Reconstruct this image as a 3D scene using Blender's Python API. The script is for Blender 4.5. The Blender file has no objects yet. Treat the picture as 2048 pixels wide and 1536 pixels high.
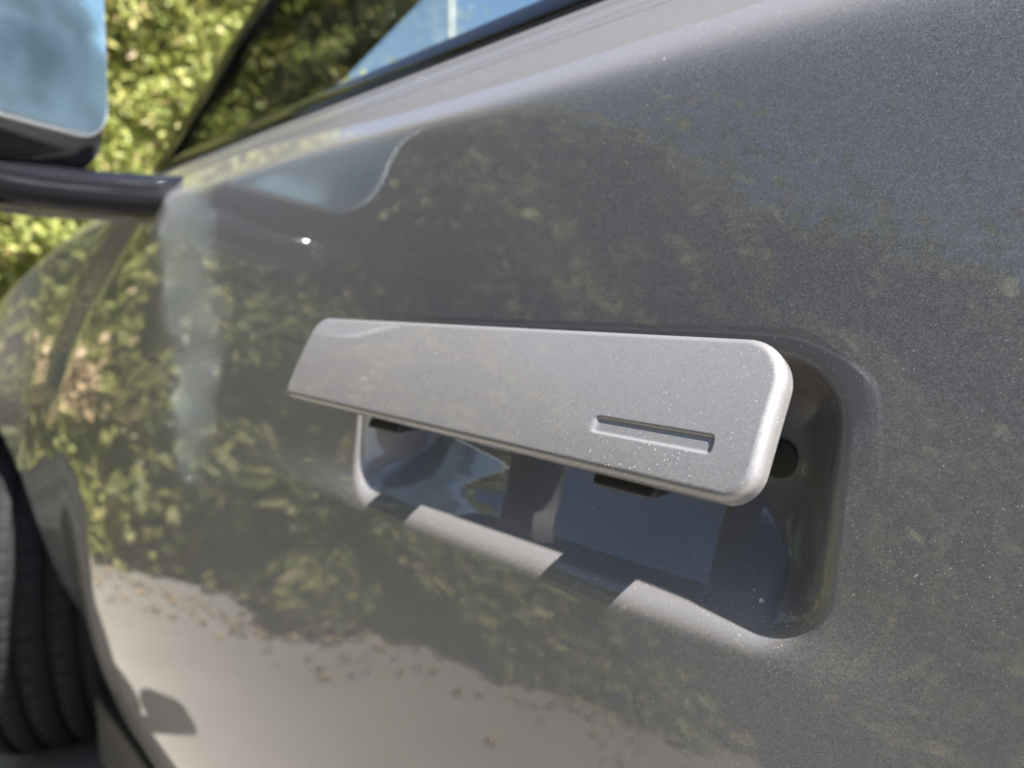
import bpy, bmesh, math, random
import numpy as np
from mathutils import Vector, Matrix
random.seed(7); rng = np.random.default_rng(11)
sc = bpy.context.scene
COL = sc.collection

# ------------------------------------------------------------------ camera, light, exposure
CAM = Vector((0.0, -0.24, 0.95))
cam_d = bpy.data.cameras.new('camera'); cam = bpy.data.objects.new('camera', cam_d); COL.objects.link(cam)
_m = Matrix(((0.6915566, -0.0848660, 0.7173195), (0.7223223, 0.0812513, -0.6867669), (0.0, 0.9930740, 0.1174904))).to_4x4()
_m.translation = CAM
cam.matrix_world = _m
cam_d.sensor_width = 36.0; cam_d.lens = 1420.0 / 2048.0 * 36.0
cam_d.clip_start = 0.01; cam_d.clip_end = 500.0
cam_d.dof.use_dof = True; cam_d.dof.focus_distance = 0.225; cam_d.dof.aperture_fstop = 8.5
sc.camera = cam

SUN_DIR = Vector((0.57, 0.098, 0.81)).normalized()          # towards the sun: behind the car, almost in the plane of its flank
world = bpy.data.worlds.new('World'); sc.world = world; world.use_nodes = True
wn = world.node_tree.nodes; wl = world.node_tree.links
bg = wn['Background']; sky = wn.new('ShaderNodeTexSky'); sky.sky_type = 'NISHITA'; sky.sun_disc = False
sky.sun_elevation = math.asin(SUN_DIR.z); sky.sun_rotation = math.atan2(SUN_DIR.x, SUN_DIR.y)
sky.air_density = 1.0; sky.dust_density = 1.4; sky.ozone_density = 1.15
wl.new(sky.outputs[0], bg.inputs[0]); bg.inputs[1].default_value = 0.05
sun_d = bpy.data.lights.new('sun', 'SUN'); sun_d.energy = 5.0; sun_d.angle = math.radians(0.53); sun_d.color = (1.0, 0.955, 0.89)
sun = bpy.data.objects.new('sun', sun_d); COL.objects.link(sun)
sun.rotation_euler = SUN_DIR.to_track_quat('Z', 'Y').to_euler(); sun.location = SUN_DIR * 20
sc.view_settings.view_transform = 'Standard'; sc.view_settings.look = 'None'
sc.view_settings.exposure = 2.32; sc.view_settings.gamma = 1.0; sc.view_settings.use_curve_mapping = False
cy = sc.cycles
cy.use_denoising = True; cy.caustics_reflective = True; cy.blur_glossy = 0.0
cy.max_bounces = 10; cy.transparent_max_bounces = 16; cy.glossy_bounces = 6
cy.sample_clamp_indirect = 0.0

# ------------------------------------------------------------------ helpers
def new_mat(name):
    m = bpy.data.materials.new(name); m.use_nodes = True
    nt = m.node_tree; p = nt.nodes['Principled BSDF']
    return m, nt, p
def N(nt, typ, **kw):
    n = nt.nodes.new(typ)
    for k, v in kw.items(): setattr(n, k, v)
    return n
def L(nt, a, b): nt.links.new(a, b)
def simple(name, col, rough=0.5, metal=0.0, coat=0.0, var=0.0, scale=40.0, bump=0.0):
    m, nt, p = new_mat(name)
    p.inputs['Base Color'].default_value = (*col, 1); p.inputs['Roughness'].default_value = rough
    p.inputs['Metallic'].default_value = metal; p.inputs['Coat Weight'].default_value = coat
    p.inputs['Coat Roughness'].default_value = 0.03
    if var or bump:
        tc = N(nt, 'ShaderNodeTexCoord'); no = N(nt, 'ShaderNodeTexNoise'); no.inputs['Scale'].default_value = scale; no.inputs['Detail'].default_value = 6
        L(nt, tc.outputs['Object'], no.inputs['Vector'])
        if var:
            mx = N(nt, 'ShaderNodeMix', data_type='RGBA'); mx.inputs[6].default_value = (*[c * (1 - var) for c in col], 1); mx.inputs[7].default_value = (*[min(1, c * (1 + var)) for c in col], 1)
            L(nt, no.outputs[0], mx.inputs[0]); L(nt, mx.outputs[2], p.inputs['Base Color'])
        if bump:
            b = N(nt, 'ShaderNodeBump'); b.inputs['Strength'].default_value = bump; b.inputs['Distance'].default_value = 0.002
            L(nt, no.outputs[0], b.inputs['Height']); L(nt, b.outputs[0], p.inputs['Normal'])
    return m
def link(name, me, mat, parent=None, smooth=True):
    o = bpy.data.objects.new(name, me); COL.objects.link(o)
    if mat is not None and not me.materials: me.materials.append(mat)
    if parent is not None: o.parent = parent
    if smooth: me.shade_smooth()
    return o
def np_mesh(name, verts, faces, mat=None, parent=None, smooth=True):
    """verts (n,3), faces (m,3|4) arrays"""
    verts = np.asarray(verts, dtype=np.float32); faces = np.asarray(faces, dtype=np.int32)
    me = bpy.data.meshes.new(name); k = faces.shape[1]
    me.vertices.add(len(verts)); me.vertices.foreach_set('co', verts.ravel())
    me.loops.add(faces.size); me.loops.foreach_set('vertex_index', faces.ravel())
    me.polygons.add(len(faces)); me.polygons.foreach_set('loop_start', np.arange(0, faces.size, k, dtype=np.int32))
    me.update(calc_edges=True); me.validate()
    return link(name, me, mat, parent, smooth)
def grid_faces(nu, nv, flip=False, wrap_u=False):
    i = np.arange(nu if wrap_u else nu - 1); j = np.arange(nv - 1)
    I, J = np.meshgrid(i, j, indexing='ij'); I2 = (I + 1) % nu
    f = np.stack([I * nv + J, I2 * nv + J, I2 * nv + J + 1, I * nv + J + 1], -1).reshape(-1, 4)
    return f[:, ::-1] if flip else f
def grid_mesh(name, P, mat, parent=None, flip=False, wrap_u=False, smooth=True):
    nu, nv = P.shape[:2]
    return np_mesh(name, P.reshape(-1, 3), grid_faces(nu, nv, flip, wrap_u), mat, parent, smooth)
def bm_obj(name, bm, mat, parent=None, bevel=0.0, smooth=True):
    me = bpy.data.meshes.new(name)
    if bevel:
        bmesh.ops.bevel(bm, geom=list(bm.edges), offset=bevel, segments=3, affect='EDGES', profile=0.5)
    bmesh.ops.recalc_face_normals(bm, faces=bm.faces)
    bm.to_mesh(me); bm.free()
    o = link(name, me, mat, parent, smooth)
    return o
def box_bm(lo, hi, bm=None):
    bm = bm or bmesh.new()
    r = bmesh.ops.create_cube(bm, size=1.0)
    lo, hi = Vector(lo), Vector(hi)
    for v in r['verts']: v.co = Vector((lo[i] + (v.co[i] + 0.5) * (hi[i] - lo[i]) for i in range(3)))
    return bm
def prism_bm(lower, upper):
    """closed solid from two matching loops"""
    bm = bmesh.new(); a = [bm.verts.new(p) for p in lower]; b = [bm.verts.new(p) for p in upper]; n = len(a)
    bm.faces.new(a[::-1]); bm.faces.new(b)
    for i in range(n): bm.faces.new((a[i], a[(i + 1) % n], b[(i + 1) % n], b[i]))
    return bm
def tag(o, label, cat, group=None, kind=None):
    if label: o['label'] = label
    if cat: o['category'] = cat
    if group: o['group'] = group
    if kind: o['kind'] = kind
    return o
def empty(name, loc=(0, 0, 0)):
    o = bpy.data.objects.new(name, None); COL.objects.link(o); o.location = loc; o.empty_display_size = 0.1
    return o
def sstep(t): t = np.clip(t, 0, 1); return t * t * (3 - 2 * t)
def sstep5(t): t = np.clip(t, 0, 1); return t * t * t * (t * (6 * t - 15) + 10)
def smax(a, b, k): return 0.5 * (a + b + np.sqrt((a - b) ** 2 + k * k))

# ------------------------------------------------------------------ materials
def paint_material():
    m, nt, p = new_mat('metallic_grey_paint')
    tc = N(nt, 'ShaderNodeTexCoord'); geo = N(nt, 'ShaderNodeNewGeometry')
    # flakes: every cell of a very fine voronoi is tilted its own way
    def flakes(scale, amount):
        v = N(nt, 'ShaderNodeTexVoronoi'); v.inputs['Scale'].default_value = scale
        L(nt, tc.outputs['Object'], v.inputs['Vector'])
        s = N(nt, 'ShaderNodeVectorMath', operation='SUBTRACT'); s.inputs[1].default_value = (0.5, 0.5, 0.5)
        L(nt, v.outputs['Color'], s.inputs[0])
        k = N(nt, 'ShaderNodeVectorMath', operation='SCALE'); k.inputs['Scale'].default_value = amount
        L(nt, s.outputs[0], k.inputs[0])
        return k, v
    f1, v1 = flakes(4200.0, 0.12); f2, v2 = flakes(1500.0, 0.05)
    a1 = N(nt, 'ShaderNodeVectorMath', operation='ADD'); L(nt, geo.outputs['Normal'], a1.inputs[0]); L(nt, f1.outputs[0], a1.inputs[1])
    a2 = N(nt, 'ShaderNodeVectorMath', operation='ADD'); L(nt, a1.outputs[0], a2.inputs[0]); L(nt, f2.outputs[0], a2.inputs[1])
    nn = N(nt, 'ShaderNodeVectorMath', operation='NORMALIZE'); L(nt, a2.outputs[0], nn.inputs[0])
    L(nt, nn.outputs[0], p.inputs['Normal'])
    # orange peel in the lacquer
    no = N(nt, 'ShaderNodeTexNoise'); no.inputs['Scale'].default_value = 260; no.inputs['Detail'].default_value = 2
    L(nt, tc.outputs['Object'], no.inputs['Vector'])
    b = N(nt, 'ShaderNodeBump'); b.inputs['Strength'].default_value = 0.012; b.inputs['Distance'].default_value = 0.001
    L(nt, no.outputs[0], b.inputs['Height']); L(nt, b.outputs[0], p.inputs['Coat Normal'])
    # dust: sparse pale specks of several sizes, and a thin patchy film
    def specks(scale, rad, keep):
        v = N(nt, 'ShaderNodeTexVoronoi'); v.inputs['Scale'].default_value = scale; v.inputs['Randomness'].default_value = 1.0
        wv = N(nt, 'ShaderNodeTexNoise'); wv.inputs['Scale'].default_value = scale * 2.2
        L(nt, tc.outputs['Object'], wv.inputs['Vector'])
        ad = N(nt, 'ShaderNodeVectorMath', operation='MULTIPLY_ADD'); ad.inputs[1].default_value = (0.6 / scale,) * 3
        L(nt, wv.outputs['Color'], ad.inputs[0]); L(nt, tc.outputs['Object'], ad.inputs[2]); L(nt, ad.outputs[0], v.inputs['Vector'])
        lt = N(nt, 'ShaderNodeMath', operation='LESS_THAN'); lt.inputs[1].default_value = rad; L(nt, v.outputs['Distance'], lt.inputs[0])
        sp = N(nt, 'ShaderNodeSeparateColor'); L(nt, v.outputs['Color'], sp.inputs[0])
        gt = N(nt, 'ShaderNodeMath', operation='GREATER_THAN'); gt.inputs[1].default_value = 1 - keep; L(nt, sp.outputs[0], gt.inputs[0])
        mu = N(nt, 'ShaderNodeMath', operation='MULTIPLY'); L(nt, lt.outputs[0], mu.inputs[0]); L(nt, gt.outputs[0], mu.inputs[1])
        return mu
    d1 = specks(420, 0.11, 0.18); d2 = specks(900, 0.17, 0.22); d3 = specks(130, 0.045, 0.12)
    mm = N(nt, 'ShaderNodeMath', operation='MAXIMUM'); L(nt, d1.outputs[0], mm.inputs[0]); L(nt, d2.outputs[0], mm.inputs[1])
    m2 = N(nt, 'ShaderNodeMath', operation='MAXIMUM'); L(nt, mm.outputs[0], m2.inputs[0]); L(nt, d3.outputs[0], m2.inputs[1])
    pn = N(nt, 'ShaderNodeTexNoise'); pn.inputs['Scale'].default_value = 17; pn.inputs['Detail'].default_value = 5; L(nt, tc.outputs['Object'], pn.inputs['Vector'])
    pr = N(nt, 'ShaderNodeMapRange'); pr.inputs['From Min'].default_value = 0.42; pr.inputs['From Max'].default_value = 0.68; pr.inputs['To Min'].default_value = 0.12; pr.inputs['To Max'].default_value = 0.95
    L(nt, pn.outputs[0], pr.inputs['Value'])
    p.inputs['Base Color'].default_value = (0.158, 0.153, 0.157, 1)
    p.inputs['Metallic'].default_value = 0.25; p.inputs['Roughness'].default_value = 0.5
    p.inputs['Coat Weight'].default_value = 1.0; p.inputs['Coat Roughness'].default_value = 0.004; p.inputs['Coat IOR'].default_value = 1.56
    dd = N(nt, 'ShaderNodeBsdfDiffuse'); dd.inputs['Color'].default_value = (0.62, 0.60, 0.56, 1)
    fac = N(nt, 'ShaderNodeMath', operation='MULTIPLY'); L(nt, m2.outputs[0], fac.inputs[0]); L(nt, pr.outputs[0], fac.inputs[1])
    mix = N(nt, 'ShaderNodeMixShader'); L(nt, fac.outputs[0], mix.inputs[0]); L(nt, p.outputs[0], mix.inputs[1]); L(nt, dd.outputs[0], mix.inputs[2])
    L(nt, mix.outputs[0], nt.nodes['Material Output'].inputs['Surface'])
    return m
M_PAINT = paint_material()
M_GLOSSBLACK = simple('gloss_black', (0.006, 0.006, 0.008), 0.06, 0, 0.0)
M_SATIN = simple('satin_black_plastic', (0.012, 0.012, 0.013), 0.5, var=0.2, scale=300, bump=0.08)
M_RUBBER = simple('rubber', (0.007, 0.007, 0.008), 0.75, var=0.35, scale=60, bump=0.2)
M_RIM = simple('alloy', (0.42, 0.42, 0.43), 0.28, 1.0, 0.4)
M_EDGE = simple('bright_bezel', (0.75, 0.80, 0.84), 0.22, 0.0, 1.0)
M_INT = simple('dark_trim', (0.02, 0.02, 0.022), 0.8, var=0.3, scale=80)
M_LENS = simple('lamp_lens', (0.55, 0.57, 0.6), 0.1, 0, 1.0)
def mirror_mat():
    m, nt, p = new_mat('mirror_silver'); p.inputs['Metallic'].default_value = 1.0; p.inputs['Roughness'].default_value = 0.015
    p.inputs['Base Color'].default_value = (0.70, 0.86, 0.95, 1)
    tc = N(nt, 'ShaderNodeTexCoord'); no = N(nt, 'ShaderNodeTexNoise'); no.inputs['Scale'].default_value = 14; no.inputs['Detail'].default_value = 5
    L(nt, tc.outputs['Object'], no.inputs['Vector'])
    r = N(nt, 'ShaderNodeMapRange'); r.inputs['From Min'].default_value = 0.4; r.inputs['From Max'].default_value = 0.75; r.inputs['To Min'].default_value = 0.085; r.inputs['To Max'].default_value = 0.11
    L(nt, no.outputs[0], r.inputs['Value']); L(nt, r.outputs[0], p.inputs['Roughness'])
    # pale blue haze mixed over the glass to lighten its dark reflection
    df = N(nt, 'ShaderNodeBsdfDiffuse'); df.inputs['Color'].default_value = (0.42, 0.64, 0.82, 1)
    r2 = N(nt, 'ShaderNodeMapRange'); r2.inputs['From Min'].default_value = 0.35; r2.inputs['From Max'].default_value = 0.7; r2.inputs['To Min'].default_value = 0.05; r2.inputs['To Max'].default_value = 0.12
    L(nt, no.outputs[0], r2.inputs['Value'])
    mix = N(nt, 'ShaderNodeMixShader'); L(nt, r2.outputs[0], mix.inputs[0]); L(nt, p.outputs[0], mix.inputs[1]); L(nt, df.outputs[0], mix.inputs[2])
    L(nt, mix.outputs[0], nt.nodes['Material Output'].inputs['Surface'])
    return m
M_MIRROR = mirror_mat()
def glass_mat(name, tint):
    m, nt, p = new_mat(name)
    tr = N(nt, 'ShaderNodeBsdfTransparent'); tr.inputs['Color'].default_value = (*tint, 1)
    gl = N(nt, 'ShaderNodeBsdfGlossy'); gl.inputs['Roughness'].default_value = 0.004; gl.inputs['Color'].default_value = (1, 1, 1, 1)
    fr = N(nt, 'ShaderNodeFresnel'); fr.inputs['IOR'].default_value = 1.52
    k = N(nt, 'ShaderNodeMath', operation='MULTIPLY'); k.inputs[1].default_value = 0.25; k.use_clamp = True; L(nt, fr.outputs[0], k.inputs[0])
    mix = N(nt, 'ShaderNodeMixShader'); L(nt, k.outputs[0], mix.inputs[0]); L(nt, tr.outputs[0], mix.inputs[1]); L(nt, gl.outputs[0], mix.inputs[2])
    L(nt, mix.outputs[0], nt.nodes['Material Output'].inputs['Surface'])
    return m
M_GLASS = glass_mat('window_glass', (0.955, 0.98, 0.97)); M_TINT = glass_mat('tinted_glass', (0.16, 0.18, 0.18))

# ------------------------------------------------------------------ the setting: ground
def ground_mat():
    m, nt, p = new_mat('pale_concrete')
    tc = N(nt, 'ShaderNodeTexCoord')
    n1 = N(nt, 'ShaderNodeTexNoise'); n1.inputs['Scale'].default_value = 1.3; n1.inputs['Detail'].default_value = 8; n1.inputs['Roughness'].default_value = 0.65
    n2 = N(nt, 'ShaderNodeTexNoise'); n2.inputs['Scale'].default_value = 160; n2.inputs['Detail'].default_value = 4
    for n in (n1, n2): L(nt, tc.outputs['Object'], n.inputs['Vector'])
    r1 = N(nt, 'ShaderNodeValToRGB'); r1.color_ramp.elements[0].position = 0.3; r1.color_ramp.elements[1].position = 0.72
    r1.color_ramp.elements[0].color = (0.145, 0.135, 0.120, 1); r1.color_ramp.elements[1].color = (0.205, 0.192, 0.172, 1)
    L(nt, n1.outputs[0], r1.inputs[0])
    mx = N(nt, 'ShaderNodeMix', data_type='RGBA', blend_type='OVERLAY'); mx.inputs[0].default_value = 0.35
    L(nt, r1.outputs[0], mx.inputs[6]); L(nt, n2.outputs[0], mx.inputs[7]); L(nt, mx.outputs[2], p.inputs['Base Color'])
    p.inputs['Roughness'].default_value = 0.9
    b = N(nt, 'ShaderNodeBump'); b.inputs['Strength'].default_value = 0.4; b.inputs['Distance'].default_value = 0.004
    L(nt, n2.outputs[0], b.inputs['Height']); L(nt, b.outputs[0], p.inputs['Normal'])
    return m
M_GROUND = ground_mat()
g = np_mesh('ground', [(-200, -200, 0), (200, -200, 0), (200, 200, 0), (-200, 200, 0)], [[0, 1, 2, 3]], M_GROUND, None, False)
tag(g, 'pale sunlit concrete yard under the car', None, kind='structure')

apron = empty('paved_strip', (-3.2, 0.9, 0)); tag(apron, 'strip of grey paving slabs in front of the car', None, kind='structure')
M_SLAB = simple('grey_paving', (0.11, 0.107, 0.10), 0.9, var=0.3, scale=18, bump=0.3)
sb = box_bm((-0.197, -0.197, 0.0), (0.197, 0.197, 0.022)); bmesh.ops.bevel(sb, geom=list(sb.edges), offset=0.004, segments=1, affect='EDGES')
slab_me = bpy.data.meshes.new('paving_slab'); sb.to_mesh(slab_me); sb.free(); slab_me.materials.append(M_SLAB)
for i in range(5):
    for j in range(8):
        o = bpy.data.objects.new('paving_slab', slab_me); COL.objects.link(o); o.parent = apron
        o.location = (-1.15 + 0.4 * i + 0.9 * 0 - 0.0, -0.90 + 0.4 * j, -0.004 + random.uniform(-.003, .003)); o.rotation_euler = (random.uniform(-.006, .006), random.uniform(-.006, .006), random.uniform(-.008, .008))

# ------------------------------------------------------------------ the car
car = empty('parked_car', (-0.2, 0.97, 0.0))
tag(car, 'grey metallic car with its flush door handle popped out beside a hedge', 'car')
car_inv = Matrix.Translation(-Vector(car.location))
def child(o, parent=None):
    """keep world coordinates when parenting"""
    p = parent or car
    o.parent = p
    o.matrix_parent_inverse = p_world(p).inverted()
    return o
def p_world(p):
    m = p.matrix_basis.copy()
    q = p
    while q.parent is not None:
        m = q.parent.matrix_basis @ q.matrix_parent_inverse @ m if False else q.matrix_parent_inverse @ m
        q = q.parent; m = q.matrix_basis @ m
    return m

# vertical section of the flank: y (into the car) against z, smoothed
_pz = np.array([0.05, .15, .22, .30, .38, .48, .58, .68, .78, .86, .93, 1.0, 1.05, 1.15, 1.4])
_py = np.array([0.11, .088, .068, .042, -.002, -.0335, -.0400, -.0335, -.0210, -.0102, 0.0, .0100, .0170, .0170 + .013, .0170 + .04])
_zz = np.arange(-0.1, 1.5, 0.002); _yy = np.interp(_zz, _pz, _py)
_k = np.exp(-0.5 * (np.arange(-60, 61) * 0.002 / 0.032) ** 2); _k /= _k.sum()
_yy = np.convolve(np.pad(_yy, 60, mode='edge'), _k, 'valid')
def crease_z(x): return 1.053 - 0.10 * np.maximum(0, -x - 0.9) ** 2
def flank_y(x, z, recess=True):
    x, z = np.broadcast_arrays(np.asarray(x, float), np.asarray(z, float))
    y = np.interp(z, _zz, _yy)
    y = y + 0.02 * np.maximum(0, -x - 0.5) ** 2 + 0.22 * np.maximum(0, -x - 1.95) ** 2
    y = y + 0.08 * (np.sqrt((0.80 - z) ** 2 + 0.0016) + 0.80 - z) * 0.5 * sstep((-x - 0.95) / 0.3)
    y = y + 0.26 * np.maximum(0, z - 0.93) ** 2 * sstep((-x - 0.28) / 0.25)
    # soft ridge along the lower lip of the hand recess
    y = y - 0.0034 * np.exp(-((z - 0.824) / np.where(z > 0.824, 0.015, 0.085)) ** 2) * sstep((x - RX0 + 0.16) / 0.22) * sstep((RX1 + 0.05 - x) / 0.14)
    wz = sstep((z - 0.30) / 0.3) * (1 - 0.6 * sstep((z - 0.75) / 0.3))
    y = y + TWIST * (z - 0.97) * sstep((-x - 0.2) / 0.8) * sstep((z - 0.3) / 0.3)
    y = y - 0.050 * np.exp(-((x + 1.66) / 0.20) ** 2) * wz
    # sculpted channel between door and fender, under the mirror
    xc = np.interp(z, [.76, .80, .87, .94, 1.03, 1.1], [-1.30, -1.27, -1.22, -1.13, -.96, -.80])
    d = (x - xc) / np.interp(z, [.76, .9, 1.05], [.03, .045, .055])
    y = y + 0.016 * np.exp(-d * d * 1.2) * sstep((z - 0.74) / 0.12)
    k = 0.0025 + 0.007 * sstep((x + 0.45) / 0.5)
    sh = 0.018 + 0.02 * np.maximum(0, -x - 0.5) ** 2 + (z - crease_z(x)) * 1.05
    y = smax(y, sh, k)
    y = y + 0.0007 * np.exp(-((z - (1.119 - 0.021)) / 0.0022) ** 2) * (x > -0.95)
    if recess: y = y + recess_depth(x, z)
    return y
TWIST = 0.0
RX0, RX1, RZ0, RZ1 = -0.381, -0.089, 0.828, 0.932      # hand recess behind the handle
def recess_depth(x, z):
    cx, cz = (RX0 + RX1) / 2, (RZ0 + RZ1) / 2; hx, hz = (RX1 - RX0) / 2, (RZ1 - RZ0) / 2
    r = 0.026
    px, pz = np.abs(x - cx) - (hx - r), np.abs(z - cz) - (hz - r)
    mx, mz = np.maximum(px, 0), np.maximum(pz, 0)
    s = np.sqrt(mx * mx + mz * mz) + np.minimum(np.maximum(px, pz), 0) - r
    wx = np.where(x > cx, 0.034, 0.024); wz = np.where(z < cz, 0.062, 0.028)
    # how much the nearest wall is a side wall or a floor/ceiling
    ex, ez = np.maximum(px + 0.03, 0), np.maximum(pz + 0.03, 0)
    a = ex * ex / (ex * ex + ez * ez + 1e-9)
    w = a * wx + (1 - a) * wz
    k = a * 0.16 + (1 - a) * 0.17; t = -s / w - k * 0.8
    ts = np.where(t > k, t, np.where(t < -k, 0.0, (t + k) ** 2 / (4 * k))); ts = np.clip(ts, 0, 1)
    d = 0.040 * (1 - (1 - ts) ** 2.2)
    # gentle lead-in above the pocket
    lead = 0.0055 * sstep((0.008 - s) / 0.020) * sstep((z - cz - 0.02) / 0.03) * (1 - 0.6 * sstep((x - RX1 + 0.05) / 0.05))
    return d + lead

def xz_mesh(name, X, Z, mat, parent=None, recess=False):
    Y = flank_y(X, Z, recess)
    P = np.stack([X, Y, Z], -1)
    return child(grid_mesh(name, P, mat), parent)
def front_edge(z): return np.interp(z, [.2, .5, .70, .80, .87, .94, 1.03, 1.10], [-1.16, -1.24, -1.245, -1.225, -1.175, -1.085, -.915, -.80])
# smooth version of the shut line
_fe_z = np.arange(0.1, 1.25, 0.005); _fe = front_edge(_fe_z); _kk = np.exp(-0.5 * (np.arange(-20, 21) * 0.005 / 0.03) ** 2); _kk /= _kk.sum()
_fe = np.convolve(np.pad(_fe, 20, mode='edge'), _kk, 'valid')
def shut(z): return np.interp(z, _fe_z, _fe)
BELT = 1.119
z_door = np.concatenate([np.arange(0.30, 0.79, 0.008), np.arange(0.79, 0.965, 0.0013), np.arange(0.965, 1.02, 0.004), np.arange(1.02, 1.09, 0.002), np.arange(1.09, 1.106, 0.0005), np.arange(1.106, BELT + 1e-6, 0.002)])
DOOR_R = 0.16
xa = np.arange(-0.42, -0.05, 0.0014); xr = np.linspace(-0.05, DOOR_R, 40)[1:]
ul = np.linspace(0, 1, 150)[:-1]
Zg = np.tile(z_door, (len(ul) + len(xa) + len(xr), 1))
XL = shut(z_door)[None, :] * (1 - ul[:, None]) + (-0.42) * ul[:, None]
Xg = np.concatenate([XL, np.tile(xa[:, None], (1, len(z_door))), np.tile(xr[:, None], (1, len(z_door)))], 0)
door = xz_mesh('front_door', Xg, Zg, M_PAINT, recess=True)
def lip(name, X, Z, depth, parent, recess=False):
    """turned-in edge of a panel along a line (X,Z)"""
    Y = flank_y(X, Z, recess); n = 5
    P = np.stack([np.stack([X, Y + depth * k / (n - 1), Z], -1) for k in range(n)], 1)
    return P
def panel_edge(name, X, Z, parent, depth=0.025):
    return child(grid_mesh(name, lip(name, X, Z, depth, parent), M_PAINT), parent)
panel_edge('edge_flange', shut(z_door), z_door, door)
GAP = 0.004
# fender with the wheel arch cut out (polar rows round the wheel centre)
WX, WZ, AR = -1.76, 0.365, 0.415
z_f = np.concatenate([np.arange(0.17, 0.96, 0.01), np.arange(0.96, 1.1401, 0.0025)])
us = np.linspace(0, 1, 170)
def fender_front(z):                       # arch edge where the arch is, else the nose
    h = AR ** 2 - (z - WZ) ** 2
    return np.where(h > 0, WX + np.sqrt(np.maximum(h, 0)), WX)
ztop = crease_z
# rear piece: arch to shut line, below the arch top
Xf = []; Zf = []
zb = z_f
for u in us:
    xe = shut(zb) - GAP
    Xf.append(fender_front(zb) * (1 - u) + xe * u); Zf.append(zb)
Xf = np.array(Xf); Zf = np.array(Zf)
# clip height: shift the top rows along the falling crease
tt = (Zf - 0.17) / (1.12 - 0.17)
topz = crease_z(Xf) + 0.065
Zf2 = np.where(Zf > 0.80, 0.80 + (Zf - 0.80) / (1.14 - 0.80) * (topz - 0.80), Zf)
fend = xz_mesh('front_fender', Xf, Zf2, M_PAINT)
panel_edge('edge_flange', shut(z_f[z_f < 1.10]) - GAP, z_f[z_f < 1.10], fend)
# front piece ahead of the wheel centre
Xn = []; Zn = []
for u in np.linspace(0, 1, 90):
    h = AR ** 2 - (z_f - WZ) ** 2
    xs = np.where(h > 0, WX - np.sqrt(np.maximum(h, 0)), WX)
    Xn.append(xs * (1 - u) + (-2.62) * u); Zn.append(z_f)
Xn = np.array(Xn); Zn = np.array(Zn); topz = crease_z(Xn) + 0.065
Zn2 = np.where(Zn > 0.60, 0.60 + (Zn - 0.60) / (1.14 - 0.60) * (topz - 0.60), Zn)
nose = xz_mesh('front_wing', Xn, Zn2, M_PAINT)
# arch lip, rolled inwards, and the dark liner behind it
th = np.radians(np.linspace(-28, 208, 90)); ax, az = WX + AR * np.cos(th), WZ + AR * np.sin(th)
yl = flank_y(ax, az, False)
P = np.stack([np.stack([WX + (AR - 0.004 * k) * np.cos(th), yl + 0.011 * k, WZ + (AR - 0.004 * k) * np.sin(th)], -1) for k in range(4)], 1)
child(grid_mesh('arch_lip', P, M_PAINT), fend)
P = np.stack([np.stack([WX + (AR - 0.012) * np.cos(th), yl + 0.033 + 0.12 * k, WZ + (AR - 0.012) * np.sin(th)], -1) for k in range(4)], 1)
child(grid_mesh('wheel_arch_liner', P, M_SATIN), fend)
# rear door and quarter
zq = np.concatenate([np.arange(0.30, 1.0, 0.02), np.arange(1.0, BELT + 1e-6, 0.004)])
Xq, Zq = np.meshgrid(np.linspace(DOOR_R + GAP, 1.02, 60), zq, indexing='ij'); rdoor = xz_mesh('rear_door', Xq, Zq, M_PAINT)
Xq, Zq = np.meshgrid(np.linspace(1.024, 2.35, 60), zq, indexing='ij')
o = xz_mesh('rear_quarter', Xq, Zq, M_PAINT)
co = np.empty(len(o.data.vertices) * 3, np.float32); o.data.vertices.foreach_get('co', co); co = co.reshape(-1, 3)
co[:, 1] += 0.25 * np.maximum(0, co[:, 0] - 1.6) ** 2; o.data.vertices.foreach_set('co', co.ravel()); o.data.update()
# sill, far side, ends, hood, roof
def slab(name, lo, hi, mat, parent=None, bevel=0.01): return child(bm_obj(name, box_bm(lo, hi), mat, parent, bevel), parent)
slab('sill', (-1.30, 0.03, 0.17), (1.1, 0.30, 0.296), M_SATIN)
W = 1.94
Xq, Zq = np.meshgrid(np.linspace(-2.62, 2.35, 120), np.concatenate([np.arange(0.2, 1.0, 0.04), np.arange(1.0, 1.09, 0.01)]), indexing='ij')
Zq = np.minimum(Zq, crease_z(Xq) + 0.06)
P = np.stack([Xq, W - flank_y(Xq, Zq, False), Zq], -1); child(grid_mesh('far_side', P, M_PAINT, flip=True))
hx = np.linspace(-2.62, -1.05, 60); hv = np.linspace(0, 1, 30)
HX, HV = np.meshgrid(hx, hv, indexing='ij'); ztopx = crease_z(HX) + 0.065
y0 = flank_y(HX, ztopx, False) + 0.002
P = np.stack([HX, y0 + (W - 2 * y0) * HV, ztopx + 0.055 * (1 - (2 * HV - 1) ** 4) ** 1.0 - 0.003], -1); child(grid_mesh('hood', P, M_PAINT, flip=True))
slab('front_bumper', (-2.66, 0.16, 0.20), (-2.60, W - 0.16, 0.80), M_PAINT, bevel=0.02)
slab('tailgate', (2.30, 0.14, 0.30), (2.36, W - 0.14, 1.09), M_PAINT, bevel=0.02)
slab('underbody', (-2.55, 0.34, 0.19), (2.3, W - 0.34, 0.24), M_SATIN)
# greenhouse
LEAN = 0.32; GY = 0.096
def gy(z): return GY + (z - 1.122) * LEAN
RZ = 1.545
def pillar_front(z): return -1.05 + (z - 1.122) * 1.30          # front edge of the side window
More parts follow.
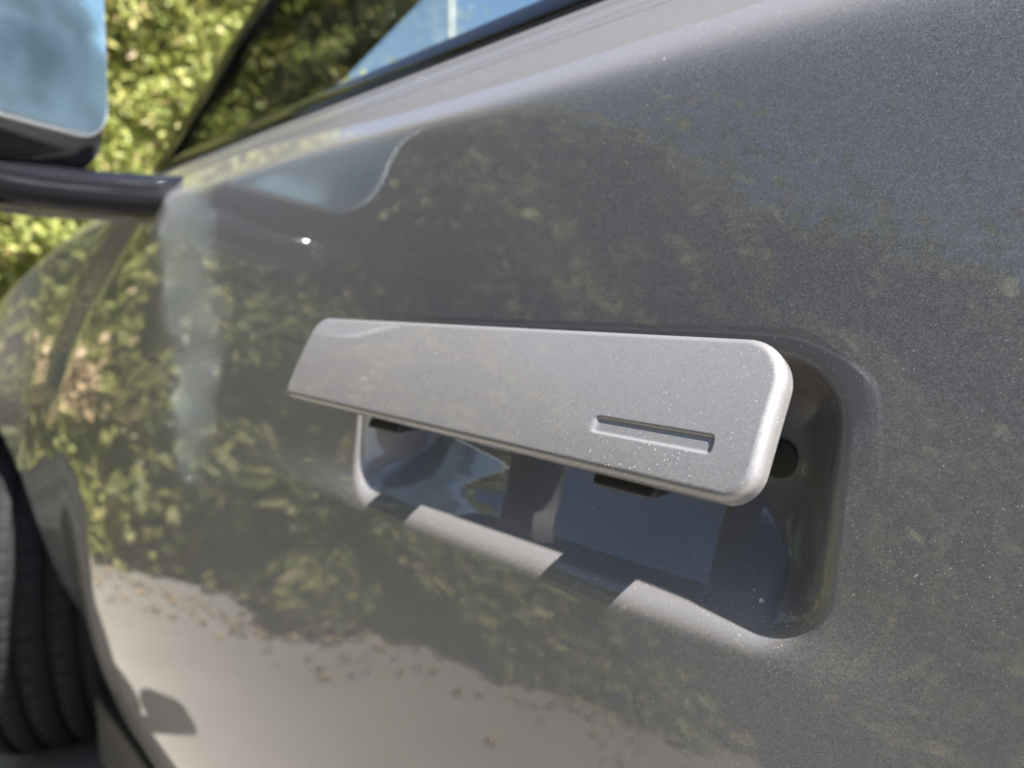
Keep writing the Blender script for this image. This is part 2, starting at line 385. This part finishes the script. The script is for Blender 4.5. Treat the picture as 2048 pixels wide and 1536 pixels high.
# belt trim: gloss black strip with a rubber lip
def strip(name, prof, x0, x1, mat, parent=None, n=40):
    xs = np.linspace(x0, x1, n); prof = np.array(prof)
    P = np.stack([np.stack([np.full(len(prof), x), prof[:, 0] + 0.02 * max(0, -x - 0.5) ** 2, prof[:, 1]], -1) for x in xs], 0)
    return child(grid_mesh(name, P, mat, smooth=False), parent)
belt_y = float(flank_y(-0.3, BELT, False))
Bz = BELT
strip('window_waist_trim', [(belt_y + .0005, Bz - .0015), (belt_y - .0015, Bz + .001), (belt_y + .001, Bz + .005), (belt_y + 0.0045, Bz + .014), (belt_y + 0.0075, Bz + .0160), (belt_y + 0.014, Bz + .0160), (belt_y + 0.014, Bz - .004)], -1.02, 1.0, M_GLOSSBLACK)
strip('waist_seal', [(belt_y - 0.0055, Bz - .0055), (belt_y - 0.006, Bz - .0035), (belt_y + 0.001, Bz + .0005), (belt_y + 0.004, Bz - .0005)], -1.015, 1.0, M_SATIN)
def pane(name, pts, mat, parent=None, th=0.004, nrm=(0, 1, 0)):
    nrm = Vector(nrm) * th
    return child(bm_obj(name, prism_bm([Vector(p) for p in pts], [Vector(p) + nrm for p in pts]), mat, parent, smooth=False), parent)
GB = 1.122
def side(x, z, off=0.0): return (x, gy(z) + off, z)
win = pane('front_window', [side(pillar_front(GB) + 0.03, GB), side(0.20, GB), side(0.12, RZ), side(pillar_front(RZ) + 0.03, RZ)], M_GLASS)
pane('rear_window', [side(0.24, GB), side(1.02, GB), side(1.12, RZ - 0.04), side(0.16, RZ)], M_TINT)
slab('centre_pillar', (0.16, 0.2, 1.10), (0.22, 0.24, 1.5), M_SATIN)
# A pillar: from the glass edge inward to the windscreen edge
lo = [side(pillar_front(GB) - 0.012, GB, -.004), side(pillar_front(GB) + 0.05, GB, -.004), (-1.165, 0.25, GB), (-1.20, 0.24, GB)]
hi = [side(pillar_front(RZ) - 0.012, RZ, -.004), side(pillar_front(RZ) + 0.05, RZ, -.004), (-0.46, 0.46, RZ), (-0.50, 0.45, RZ)]
child(bm_obj('windscreen_pillar', prism_bm(lo, hi), M_GLOSSBLACK, None, 0.003))
pane('windscreen', [(-1.27, 0.16, 1.06), (-1.27, W - 0.16, 1.06), (-0.44, W - 0.34, RZ + .01), (-0.44, 0.34, RZ + .01)], M_GLASS, nrm=(.3, 0, .9))
rx = np.linspace(-0.45, 1.75, 40); rv = np.linspace(0, 1, 24); RXg, RVg = np.meshgrid(rx, rv, indexing='ij')
zr = RZ + 0.055 * (1 - (2 * RVg - 1) ** 2) - 0.05 * np.maximum(0, RXg - 0.3) ** 2
yr = gy(RZ) - 0.008 + (W - 2 * gy(RZ) + 0.016) * RVg
child(grid_mesh('roof', np.stack([RXg, yr, zr], -1), M_PAINT, flip=True))
child(bm_obj('roof_rail', prism_bm([side(-0.47, RZ - .014, -.004), side(-0.47, RZ + .022, -.010), side(-0.47, RZ + .022, .03), side(-0.47, RZ - .014, .03)], [side(1.5, RZ - .060, -.004), side(1.5, RZ - .024, -.010), side(1.5, RZ - .024, .03), side(1.5, RZ - .060, .03)]), M_GLOSSBLACK, None, 0.003))
pane('rear_screen', [(2.3, 0.2, 1.09), (2.3, W - 0.2, 1.09), (1.75, W - 0.3, 1.44), (1.75, 0.3, 1.44)], M_TINT, nrm=(.3, 0, .9))
pane('far_window', [(-0.95, W - gy(GB), GB), (1.1, W - gy(GB), GB), (1.1, W - gy(RZ), RZ - .02), (-0.4, W - gy(RZ), RZ)], M_TINT)
pane('cowl', [(-1.30, 0.14, 1.05), (-1.30, W - 0.14, 1.05), (-1.03, W - 0.14, 1.075), (-1.03, 0.14, 1.075)], M_SATIN, nrm=(0, 0, 1), th=0.006)
# cabin
dash = slab('dashboard', (-1.22, 0.16, 0.80), (-0.72, W - 0.16, 1.045), M_INT, bevel=0.04)
for sy in (0.28, 1.12):
    st = slab('seat', (-0.25, sy, 0.45), (0.25, sy + 0.5, 0.62), M_INT, bevel=0.04)
    slab('backrest', (0.2, sy, 0.6), (0.36, sy + 0.5, 1.16), M_INT, st, 0.05); slab('headrest', (0.26, sy + .13, 1.18), (0.36, sy + .37, 1.36), M_INT, st, 0.03)
a = np.linspace(0, 2 * np.pi, 48, endpoint=False); b = np.linspace(0, 2 * np.pi, 13)
A, B = np.meshgrid(a, b, indexing='ij')
rr = 0.18 + 0.016 * np.cos(B); lx, ly, lz = 0.016 * np.sin(B), rr * np.cos(A), rr * np.sin(A)
P = np.stack([-0.62 + lx + lz * 0.35, 0.53 + ly, 0.93 + lz * 0.93], -1)
child(grid_mesh('steering_wheel', P, M_INT, wrap_u=True))

# ---- front wheel, steered so the back of the tyre stands out of the arch
STEER = math.radians(24)
def lathe(name, prof, n, mat, parent, cx, cyy, cz, steer, closed=False):
    prof = np.array(prof); t = np.linspace(0, 2 * np.pi, n, endpoint=False)
    r, w = prof[:, 0], prof[:, 1]
    lx = np.cos(t)[:, None] * r[None]; lz = np.sin(t)[:, None] * r[None]; ly = np.tile(w, (n, 1))
    if name == 'tyre':                       # sipes across the tread blocks
        cut = ((np.arange(n) % 9) < 1)[:, None] * ((r > 0.3605) * 0.005)[None]
        lx = lx - np.cos(t)[:, None] * cut; lz = lz - np.sin(t)[:, None] * cut
    c, s = math.cos(steer), math.sin(steer)
    P = np.stack([cx + lx * c + ly * s, cyy - lx * s + ly * c, cz + lz], -1)
    return child(grid_mesh(name, P, mat, wrap_u=True, smooth=True), parent)
TR, TW = 0.365, 0.128
def tyre_profile():
    pts = [(0.262, -TW + .018), (0.285, -TW + .004), (0.318, -TW), (0.342, -TW + .006), (0.356, -TW + .018), (0.3615, -TW + .032)]
    for wc in (-0.072, -0.026, 0.026, 0.072):
        pts += [(TR - .001, wc - .008), (TR - .0025, wc - .0065), (TR - .010, wc - .0045), (TR - .010, wc + .0045), (TR - .0025, wc + .0065), (TR - .001, wc + .008), (TR, wc + .02)]
    pts = pts[:-1]
    pts += [(0.3615, TW - .032), (0.356, TW - .018), (0.342, TW - .006), (0.318, TW), (0.285, TW - .004), (0.262, TW - .018)]
    return pts
def wheel(name, cx, cyy, steer, parent=None):
    h = empty(name, (cx, cyy, TR)); h.parent = car; h.matrix_parent_inverse = Matrix.Translation(-Vector(car.location))
    def q(o): o.parent = h; o.matrix_parent_inverse = Matrix.Translation(-Vector((cx, cyy, TR))); return o
    q(lathe('tyre', tyre_profile(), 540, M_RUBBER, car, cx, cyy, TR, steer))
    q(lathe('rim', [(0.262, -TW + .02), (0.268, -TW + .012), (0.262, -TW + .008), (0.245, -TW + .02), (0.235, -TW + .06), (0.235, TW - .02), (0.262, TW - .018)], 80, M_RIM, car, cx, cyy, TR, steer))
    c, s = math.cos(steer), math.sin(steer)
    for k in range(5):
        t = 2 * math.pi * k / 5 + 0.3; bm = bmesh.new()
        q_ = [(0.03, -.028), (0.25, -.018), (0.25, .018), (0.03, .028)]
        lower = []; upper = []
        for (r, off) in q_:
            lx = r * math.cos(t) - off * math.sin(t); lz = r * math.sin(t) + off * math.cos(t)
            for lst, ly in ((lower, -TW + .028), (upper, -TW + .058)):
                lst.append((cx + lx * c + ly * s, cyy - lx * s + ly * c, TR + lz))
        bm.free(); q(child(bm_obj('spoke', prism_bm(lower, upper), M_RIM, None, 0.004)))
    q(lathe('hub', [(0.001, -TW + .022), (0.035, -TW + .022), (0.04, -TW + .03), (0.04, -TW + .07)], 40, M_RIM, car, cx, cyy, TR, steer))
    return h
M_RUBBER.node_tree.nodes['Principled BSDF'].inputs['Specular IOR Level'].default_value = 0.2
wheel('front_wheel', WX, 0.115, STEER)
wheel('rear_wheel', 1.2, 0.14, 0.0)
for cx in (WX, 1.2):
    child(lathe('far_tyre', tyre_profile(), 60, M_RUBBER, car, cx, W - 0.14, TR, 0.0))

# ---- the popped-out door handle
HX0, HX1 = -0.3735, -0.0925; HL = HX1 - HX0; HH = 0.0505
HC = Vector(((HX0 + HX1) / 2, -0.045, 0.9175)); DROOP = 0.012; HTILT = math.radians(29)
def rounded_outline(hx, hz, radii, n_arc=26, step=0.0009):
    """corner radii order: TL, TR, BR, BL ; clockwise from top-left, in (x,z)"""
    tl, tr, br, bl = radii; pts = []
    def arc(cx, cz, r, a0, a1):
        for k in range(n_arc + 1):
            a_ = math.radians(a0 + (a1 - a0) * k / n_arc); pts.append((cx + r * math.cos(a_), cz + r * math.sin(a_)))
    def line(p, q):
        n = max(2, int(math.dist(p, q) / step))
        for k in range(1, n): pts.append((p[0] + (q[0] - p[0]) * k / n, p[1] + (q[1] - p[1]) * k / n))
    arc(-hx + tl, hz - tl, tl, 180, 90); line((-hx + tl, hz), (hx - tr, hz)); arc(hx - tr, hz - tr, tr, 90, 0)
    line((hx, hz - tr), (hx, -hz + br)); arc(hx - br, -hz + br, br, 0, -90); line((hx - br, -hz), (-hx + bl, -hz)); arc(-hx + bl, -hz + bl, bl, -90, -180)
    line((-hx, -hz + bl), (-hx, hz - tl))
    return np.array(pts)
outl = rounded_outline(HL / 2, HH / 2, (0.011, 0.0155, 0.0105, 0.0065))
seg = HL / 2 - 0.019
TH = 0.0075; FR = 0.0029
def handle_point(ring):
    med = np.stack([np.clip(outl[:, 0], -seg, seg), outl[:, 1] * 0.0], -1)
    d = med - outl; ln = np.linalg.norm(d, axis=1, keepdims=True); d = d / ln
    return outl + d * np.minimum(ring, ln * 0.99995), d
rings = []
# back edge, wall, fillet, face
SX0, SX1, SZ = 0.0795, 0.1245, -0.0102
def slot(x, z):
    c, h, r = ((SX0 + SX1) / 2, (SX1 - SX0) / 2, 0.0032)
    px = np.abs(x - c) - h; pz = np.abs(z - SZ - 0.00 * x) - 0.0026
    s = np.sqrt(np.maximum(px + .001, 0) ** 2 + np.maximum(pz + .001, 0) ** 2) + np.minimum(np.maximum(px + .001, pz + .001), 0) - .001
    return 0.0009 * sstep((-s + 0.0006) / 0.0013)
prof = [(0.030, 0.0), (0.004, 0.0), (0.0012, -0.0008), (0.0, -0.0026)] + [(0.0, -t) for t in np.linspace(0.0035, TH - FR, 4)]
prof += [(FR * (1 - math.cos(a_)), -(TH - FR) - FR * math.sin(a_)) for a_ in np.linspace(0.1, math.pi / 2, 14)]
prof += [(r_, -TH) for r_ in np.linspace(FR + 0.0004, 0.0262, 60)]
ca, sa = math.cos(HTILT), math.sin(HTILT)
_t2 = np.roll(outl, -1, 0) - np.roll(outl, 1, 0); _t2 /= np.linalg.norm(_t2, axis=1, keepdims=True)
_in = np.stack([_t2[:, 1], -_t2[:, 0]], -1)                      # inward normal of the outline
ROUND = 1 + 0.1 * sstep(np.clip(-_in[:, 0], 0, 1)) * (outl[:, 0] > 0)
ROUND = ROUND[:, None]
inner = outl + _in * FR * ROUND
med2 = np.stack([np.clip(outl[:, 0], -seg, seg), outl[:, 1] * 0.0], -1)
n_wall, n_fil, n_face = 4, 14, 60
def emit(p2, y_):
    p2 = p2 * np.stack([np.ones(len(p2)), 1 + 0.22 * p2[:, 0]], -1)
    yloc = y_ + TH / 2
    rings.append(np.stack([HC.x + p2[:, 0], HC.y + yloc * ca + p2[:, 1] * sa, HC.z - yloc * sa + p2[:, 1] * ca - DROOP * (p2[:, 0] + HL / 2)], -1))
def crown(p2): return -0.0012 * (1 - np.clip(np.abs(p2[:, 1]) / (HH / 2), 0, 1) ** 2)
depth_wall = -(TH - FR * ROUND[:, 0])
emit(outl + _in * 0.006, np.zeros(len(outl))); emit(outl + _in * 0.0012, np.zeros(len(outl))); emit(outl, np.full(len(outl), -0.0012))
for k in range(1, n_wall): emit(outl, -0.0012 + (depth_wall + 0.0012) * k / n_wall)
for k in range(n_fil + 1):
    a_ = math.pi / 2 * k / n_fil; p2 = outl + _in * FR * ROUND * (1 - math.cos(a_))
    emit(p2, depth_wall - FR * ROUND[:, 0] * math.sin(a_) + crown(inner) * k / n_fil)
for k in range(1, n_face + 1):
    p2 = inner + (med2 - inner) * (k / n_face) * 0.9999
    emit(p2, -TH + crown(p2) + slot(p2[:, 0], p2[:, 1]))
P = np.stack(rings, 1)
handle = child(grid_mesh('door_handle', P, M_PAINT, flip=True, wrap_u=True))
# closing strip down the middle of the face, and the back plate
def handle_world(x, y, z):
    y = y + TH / 2
    return (HC.x + x, HC.y + y * ca + z * sa, HC.z - y * sa + z * ca - DROOP * (x + HL / 2))
child(bm_obj('back_cover', prism_bm([handle_world(-HL / 2 + .012, 0.0005, -HH / 2 + .006), handle_world(HL / 2 - .012, 0.0005, -HH / 2 + .006), handle_world(HL / 2 - .012, 0.0005, HH / 2 - .006), handle_world(-HL / 2 + .012, 0.0005, HH / 2 - .006)],
      [handle_world(-HL / 2 + .014, 0.005, -HH / 2 + .008), handle_world(HL / 2 - .014, 0.005, -HH / 2 + .008), handle_world(HL / 2 - .014, 0.005, HH / 2 - .008), handle_world(-HL / 2 + .014, 0.005, HH / 2 - .008)]), M_SATIN, None, 0.001, False), handle)
for (x0, x1) in ((-0.068, -0.042), (0.076, 0.103)):
    a_ = [handle_world(x0, 0.004, -HH / 2 - .004), handle_world(x1, 0.004, -HH / 2 - .004), handle_world(x1, 0.004, -0.004), handle_world(x0, 0.004, -0.004)]
    b_ = [(v[0], 0.045, v[2] + 0.002) for v in a_]
    child(bm_obj('hinge_arm', prism_bm(a_, b_), M_SATIN, None, 0.002, False), handle)
# round plug on the end of the hand recess
def disc(name, c, n, r, mat, parent, h=0.003):
    bm = bmesh.new(); bmesh.ops.create_cone(bm, cap_ends=True, segments=48, radius1=r, radius2=r * 0.92, depth=h)
    q = Vector(n).to_track_quat('Z', 'Y').to_matrix().to_4x4(); q.translation = Vector(c)
    bmesh.ops.transform(bm, matrix=q, verts=bm.verts)
    return child(bm_obj(name, bm, mat, None, 0.0004, False), parent)
pl_x, pl_z = -0.129, 0.886
disc('screw_cover', (pl_x, float(flank_y(pl_x, pl_z)), pl_z), (0, -1, 0.1), 0.0085, M_SATIN, door)

# ---- door mirror on its stalk
MX = -0.774
mir = empty('door_mirror', (MX, -0.10, 1.06)); mir.parent = car; mir.matrix_parent_inverse = Matrix.Translation(-Vector(car.location))
def mchild(o): o.parent = mir; o.matrix_parent_inverse = Matrix.Translation(-Vector((MX, -0.10, 1.06))); return o
# outline of the glass in (y,z): inner edge towards the window, outer edge away
MY1, MY0 = -0.0055, -0.1885; MZ0, MZ1 = 1.1100, 1.285
mo = rounded_outline((MY1 - MY0) / 2, (MZ1 - MZ0) / 2, (0.040, 0.034, 0.034, 0.045), step=0.004)
MC = ((MY0 + MY1) / 2, (MZ0 + MZ1) / 2)
MT, MU = math.radians(31.0), math.radians(-5.5)       # glass turned in towards the driver, and up
def mworld(py, pz, dx):
    x = MX + dx * math.cos(MT) - py * math.sin(MT) - pz * math.sin(MU)
    return (x, MC[0] + py * math.cos(MT) + dx * math.sin(MT), MC[1] + pz)
def mloop(scale_in, dx, drop=0.0): 
    r = []
    for (py, pz) in mo:
        l_ = math.hypot(py, pz); f_ = (l_ - scale_in) / l_
        q_ = mworld(py * f_, pz * f_, dx); r.append((q_[0], q_[1], q_[2] - (drop if pz < 0 else 0)))
    return r
glass_rings = []
for f_ in np.linspace(1.0, 0.0004, 24):
    ring = []
    for (py, pz) in mo:
        l_ = math.hypot(py, pz); g_ = (l_ - 0.0028) / l_ * f_
        sag = -((py * g_) ** 2 + (pz * g_) ** 2) / (2 * 3.6) + ((py * 1) ** 2 + pz ** 2) / 3.0 * 0
        ring.append(mworld(py * g_, pz * g_, 0.004 + sag))
    glass_rings.append(ring)
mchild(grid_mesh('mirror_glass', np.array(glass_rings).transpose(1, 0, 2), M_MIRROR, wrap_u=True))
P = np.array([mloop(0.0030, 0.0002), mloop(0.0018, 0.0012), mloop(0.0, 0.0006), mloop(-0.0008, -0.002), mloop(-0.0006, -0.006)]).transpose(1, 0, 2)
mchild(grid_mesh('mirror_bezel', P, M_EDGE, wrap_u=True))
hous = [mloop(-0.0001, -0.006), mloop(-0.002, -0.008, 0.004), mloop(-0.003, -0.012, 0.026), mloop(-0.006, -0.03, 0.034), mloop(-0.006, -0.06, 0.032), mloop(0.006, -0.095, .016), mloop(0.026, -0.115), mloop(0.055, -0.122), mloop(0.060, -0.1225)]
mchild(grid_mesh('mirror_housing', np.array(hous).transpose(1, 0, 2), M_GLOSSBLACK, wrap_u=True))
# stalk: a flat tapering arm from the shoulder outwards, turning up into the housing
path = [(-0.865, 0.085, 1.066), (-0.85, 0.03, 1.062), (-0.845, -0.03, 1.059), (-0.833, -0.09, 1.058), (-0.822, -0.13, 1.061), (-0.815, -0.157, 1.074), (-0.810, -0.168, 1.096), (-0.810, -0.166, 1.13)]
sec = [(0.046, .025), (.043, .023), (.041, .0225), (.040, .022), (.039, .021), (.038, .020), (.036, .020), (.034, .020)]
def tube(path, sec, n=28, up=(1, 0, 0)):
    out = []; pts = [Vector(p_) for p_ in path]
    fine = []; fs = []
    m_ = len(pts)
    for i in range(m_ - 1):
        p0, p1, p2, p3 = pts[max(i - 1, 0)], pts[i], pts[i + 1], pts[min(i + 2, m_ - 1)]
        for k in range(6):
            t = k / 6
            fine.append(0.5 * ((2 * p1) + (p2 - p0) * t + (2 * p0 - 5 * p1 + 4 * p2 - p3) * t * t + (3 * p1 - p0 - 3 * p2 + p3) * t ** 3))
            fs.append((sec[i][0] * (1 - t) + sec[i + 1][0] * t, sec[i][1] * (1 - t) + sec[i + 1][1] * t))
    fine.append(pts[-1]); fs.append(sec[-1])
    for i, p_ in enumerate(fine):
        d = (fine[min(i + 1, len(fine) - 1)] - fine[max(i - 1, 0)]).normalized()
        u = Vector(up); u = (u - d * u.dot(d)).normalized(); v = d.cross(u)
        out.append([p_ + u * (math.copysign(abs(math.cos(t)) ** 0.7, math.cos(t)) * fs[i][0]) + v * (math.copysign(abs(math.sin(t)) ** 0.7, math.sin(t)) * fs[i][1]) for t in np.linspace(0, 2 * np.pi, n, endpoint=False)])
    return np.array(out)
T = tube(path, sec)
mchild(grid_mesh('mirror_arm', T.transpose(1, 0, 2), M_GLOSSBLACK, wrap_u=True))
T2 = tube([(x_ - .030 + (.012 if k_ > 5 else 0), y_ - (.012 if k_ > 4 else 0), z_ - (.0215 if k_ < 5 else .012)) for k_, (x_, y_, z_) in enumerate(path[1:7])], [(.0022, .0022)] * 6, n=10)  # thin strip added to draw a bright outline along the arm's underside
mchild(grid_mesh('arm_highlight_strip', T2.transpose(1, 0, 2), M_RIM, wrap_u=True))

# ------------------------------------------------------------------ vegetation
def leaf_mat(name, cols, trans=0.35):
    m, nt, p = new_mat(name)
    at = N(nt, 'ShaderNodeAttribute', attribute_name='leaf_shade')
    r = N(nt, 'ShaderNodeValToRGB'); e = r.color_ramp.elements
    while len(e) < len(cols): e.new(0.5)
    for i, (pos, c) in enumerate(cols): e[i].position = pos; e[i].color = (*c, 1)
    L(nt, at.outputs['Fac'], r.inputs[0]); L(nt, r.outputs[0], p.inputs['Base Color']); p.inputs['Roughness'].default_value = 0.55
    tl = N(nt, 'ShaderNodeBsdfTranslucent'); L(nt, r.outputs[0], tl.inputs['Color'])
    mix = N(nt, 'ShaderNodeMixShader'); mix.inputs[0].default_value = trans
    L(nt, p.outputs[0], mix.inputs[1]); L(nt, tl.outputs[0], mix.inputs[2]); L(nt, mix.outputs[0], nt.nodes['Material Output'].inputs['Surface'])
    return m
M_HEDGE = leaf_mat('hedge_leaves', [(0.0, (0.04, 0.055, 0.015)), (0.35, (0.125, 0.145, 0.035)), (0.7, (0.24, 0.245, 0.07)), (0.86, (0.29, 0.26, 0.10)), (1.0, (0.25, 0.165, 0.10))])  # leaf colours darkened so this hedge bounces less light onto the door
M_HEDGE2 = leaf_mat('brightened_hedge_leaves', [(0.0, (0.08, 0.11, 0.02)), (0.35, (0.19, 0.225, 0.05)), (0.7, (0.32, 0.335, 0.095)), (0.88, (0.39, 0.34, 0.14)), (1.0, (0.35, 0.23, 0.15))])  # lighter copy of the hedge leaves, sun brightness put into the colours
M_LITTER = leaf_mat('dry_leaves', [(0.0, (0.10, 0.07, 0.035)), (1.0, (0.26, 0.19, 0.09))], 0.1)
M_TWIG = simple('twigs', (0.055, 0.042, 0.028), 0.9, var=0.5, scale=30)
def leaves(name, pts, nrm, size, mat, parent, spread=0.9):
    n = len(pts)
    d = nrm * (1 - spread) + rng.normal(size=(n, 3)) * spread * 0.7; d[:, 2] += 0.25; d /= np.linalg.norm(d, axis=1, keepdims=True)
    a_ = np.cross(d, rng.normal(size=(n, 3))); a_ /= np.linalg.norm(a_, axis=1, keepdims=True); b_ = np.cross(d, a_)
    s = (size * rng.uniform(0.6, 1.35, n))[:, None]
    tip, base = pts + a_ * s, pts - a_ * s
    l, r = pts + b_ * s * 0.55 + d * s * 0.22, pts - b_ * s * 0.55 + d * s * 0.22
    V = np.stack([base, r, tip, l], 1).reshape(-1, 3)
    k = np.arange(n)[:, None] * 4
    F = np.concatenate([k + [[0, 1, 2]], k + [[0, 2, 3]]], 1).reshape(-1, 3)
    o = np_mesh(name, V, F, mat, parent, False)
    at = o.data.attributes.new('leaf_shade', 'FLOAT', 'POINT'); at.data.foreach_set('value', np.repeat(np.clip(rng.beta(2.0, 1.9, n) , 0, 1), 4).astype(np.float32))
    o['kind'] = 'stuff'
    return o
_ph = rng.uniform(0, 6.28, 40); _fr = rng.uniform(2.0, 9.0, (40, 2)) * rng.choice([-1, 1], (40, 2))
def bump2(u, v):
    b_ = np.zeros_like(u)
    for i in range(24): b_ += np.sin(u * _fr[i, 0] + v * _fr[i, 1] + _ph[i]) / (1 + 0.25 * np.hypot(*_fr[i]))
    return b_ * 0.22
def hedge(name, label, path, heights, depth, n, size, mat, lump=0.24):
    path = np.array(path, float); seg_ = np.linalg.norm(np.diff(path, axis=0), axis=1); cum = np.r_[0, np.cumsum(seg_)]
    root = empty(name, (path[0][0], path[0][1], 0)); tag(root, label, 'hedge')
    def place(o): o.parent = root; o.matrix_parent_inverse = Matrix.Translation((-path[0][0], -path[0][1], 0)); return o
    def at(u):
        x = np.interp(u, cum, path[:, 0]); y = np.interp(u, cum, path[:, 1]); e = 0.15
        tx = np.interp(u + e, cum, path[:, 0]) - np.interp(u - e, cum, path[:, 0]); ty = np.interp(u + e, cum, path[:, 1]) - np.interp(u - e, cum, path[:, 1])
        l_ = np.hypot(tx, ty) + 1e-9
        return x, y, -ty / l_, tx / l_, np.interp(u, cum, heights)       # normal on the left of travel
    u = rng.uniform(0, cum[-1], n); f = rng.uniform(0, 1, n) ** 0.9
    top = rng.random(n) < 0.16
    x, y, nx, ny, h = at(u)
    z = np.where(top, h, 0.03 + f * (h - 0.02)); back = np.where(top, rng.uniform(0, depth, n), 0)
    bl = bump2(u * 1.3, z * 1.6) + bump2(u * 4.1 + 3, z * 4.5) * 0.35
    off = np.clip(bl, -1.1, 1) * lump - np.abs(rng.normal(0, 0.05, n))
    foot = 0.10 * np.exp(-z / 0.12) * (1 + bump2(u * 3, u * 0 + 2))
    outn = np.where(top, -back, off + foot * 0)
    z = np.where(top, z + off * 0.6 + np.where(rng.random(n) < 0.5, rng.exponential(0.10, n), 0), z + rng.normal(0, .02, n)); z = np.maximum(z, 0.015)
    pts = np.stack([x + nx * outn, y + ny * outn, z], -1)
    nrm = np.where(top[:, None], np.array([[0, 0, 1.]]), np.stack([nx, ny, 0.25 + 0 * nx], -1))
    place(leaves('foliage', pts, nrm, size, mat, root))
    uu = np.linspace(0, cum[-1], 60); x, y, nx, ny, h = at(uu)
    bi = 0.34
    P = np.stack([np.stack([x - nx * bi, y - ny * bi, 0 * h], -1), np.stack([x - nx * bi, y - ny * bi, h - 0.15], -1), np.stack([x - nx * (depth - .1), y - ny * (depth - .1), h - 0.15], -1), np.stack([x - nx * (depth - .1), y - ny * (depth - .1), 0 * h], -1)], 1)
    place(grid_mesh('branches', P, M_TWIG, root, smooth=False))
    return root
H1 = [(-4.75, 6.5), (-4.70, 2.3), (-4.66, 1.75), (-4.60, 0.9), (-4.25, 0.15), (-3.60, -0.16), (-2.94, -0.53)]
H2 = [(-2.88, -0.55), (-2.70, -0.84), (-2.38, -1.09), (-1.98, -1.27), (-1.60, -1.48), (-1.12, -1.68), (0.3, -2.55), (7.0, -6.9)]
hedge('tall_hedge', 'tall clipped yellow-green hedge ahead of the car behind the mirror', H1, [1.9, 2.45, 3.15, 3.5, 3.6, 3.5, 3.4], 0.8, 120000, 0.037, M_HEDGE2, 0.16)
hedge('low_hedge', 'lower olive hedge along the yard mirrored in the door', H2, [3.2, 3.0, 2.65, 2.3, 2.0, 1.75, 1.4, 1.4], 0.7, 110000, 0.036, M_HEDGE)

tall = bpy.data.objects['tall_hedge']
n_d = 260; ang = rng.normal(0, 0.06, n_d)
dry = leaves('dry_patch', np.stack([-3.14 + ang * 0.8 + rng.normal(0, .03, n_d) + .15, -0.44 - ang * 0.5 + rng.normal(0, .03, n_d) + .1, 0.76 + rng.normal(0, 0.07, n_d)], -1), np.tile([.7, .7, .1], (n_d, 1)), 0.024, leaf_mat('tan_dead_leaves', [(0.0, (0.22, 0.15, 0.08)), (1.0, (0.50, 0.38, 0.22))], 0.2), tall, 0.8)
dry.matrix_parent_inverse = Matrix.Translation(-Vector(tall.location))
hp = np.array([H1[-2], H1[-1]] + H2[:6]); hs = np.r_[0, np.cumsum(np.linalg.norm(np.diff(hp, axis=0), axis=1))]
n_l = 260; q = rng.uniform(0, hs[-1], n_l); lx_ = np.interp(q, hs, hp[:, 0]); ly_ = np.interp(q, hs, hp[:, 1]); dl = np.abs(rng.normal(0.12, 0.16, n_l))
litter = leaves('fallen_leaves', np.stack([lx_ + dl * 0.72, ly_ + dl * 0.68, rng.uniform(0.006, 0.02, n_l)], -1), np.tile([0., 0., 1.], (n_l, 1)), 0.022, M_LITTER, None, 0.35)
tag(litter, 'dry fallen leaves scattered along the foot of the hedge', 'leaves', kind='stuff')

# ------------------------------------------------------------------ lamp post beyond the hedge, seen through the windscreen
LX, LY = -12.6, 10.0
post = empty('lamp_post', (LX, LY, 0)); tag(post, 'slim pale grey lamp post against the sky beyond the windscreen', 'lamp post')
M_POST = simple('galvanised', (0.45, 0.46, 0.45), 0.5, 0.3, var=0.2, scale=4)
def pchild(o): o.parent = post; o.matrix_parent_inverse = Matrix.Translation((-LX, -LY, 0)); return o
zs = np.linspace(0, 8, 12); tt_ = np.linspace(0, 2 * np.pi, 20, endpoint=False)
P = np.stack([np.stack([LX + (0.085 - 0.004 * z) * np.cos(tt_), LY + (0.085 - 0.004 * z) * np.sin(tt_), np.full(20, z)], -1) for z in zs], 1)
pchild(grid_mesh('pole', P, M_POST, wrap_u=True))
pchild(bm_obj('lamp_head', box_bm((LX - 0.1, LY - 0.75, 7.95), (LX + 0.1, LY + 0.05, 8.07)), M_POST, None, 0.03))
pchild(bm_obj('lens', box_bm((LX - 0.08, LY - 0.70, 7.93), (LX + 0.08, LY - 0.25, 7.952)), M_LENS, None, 0.004))
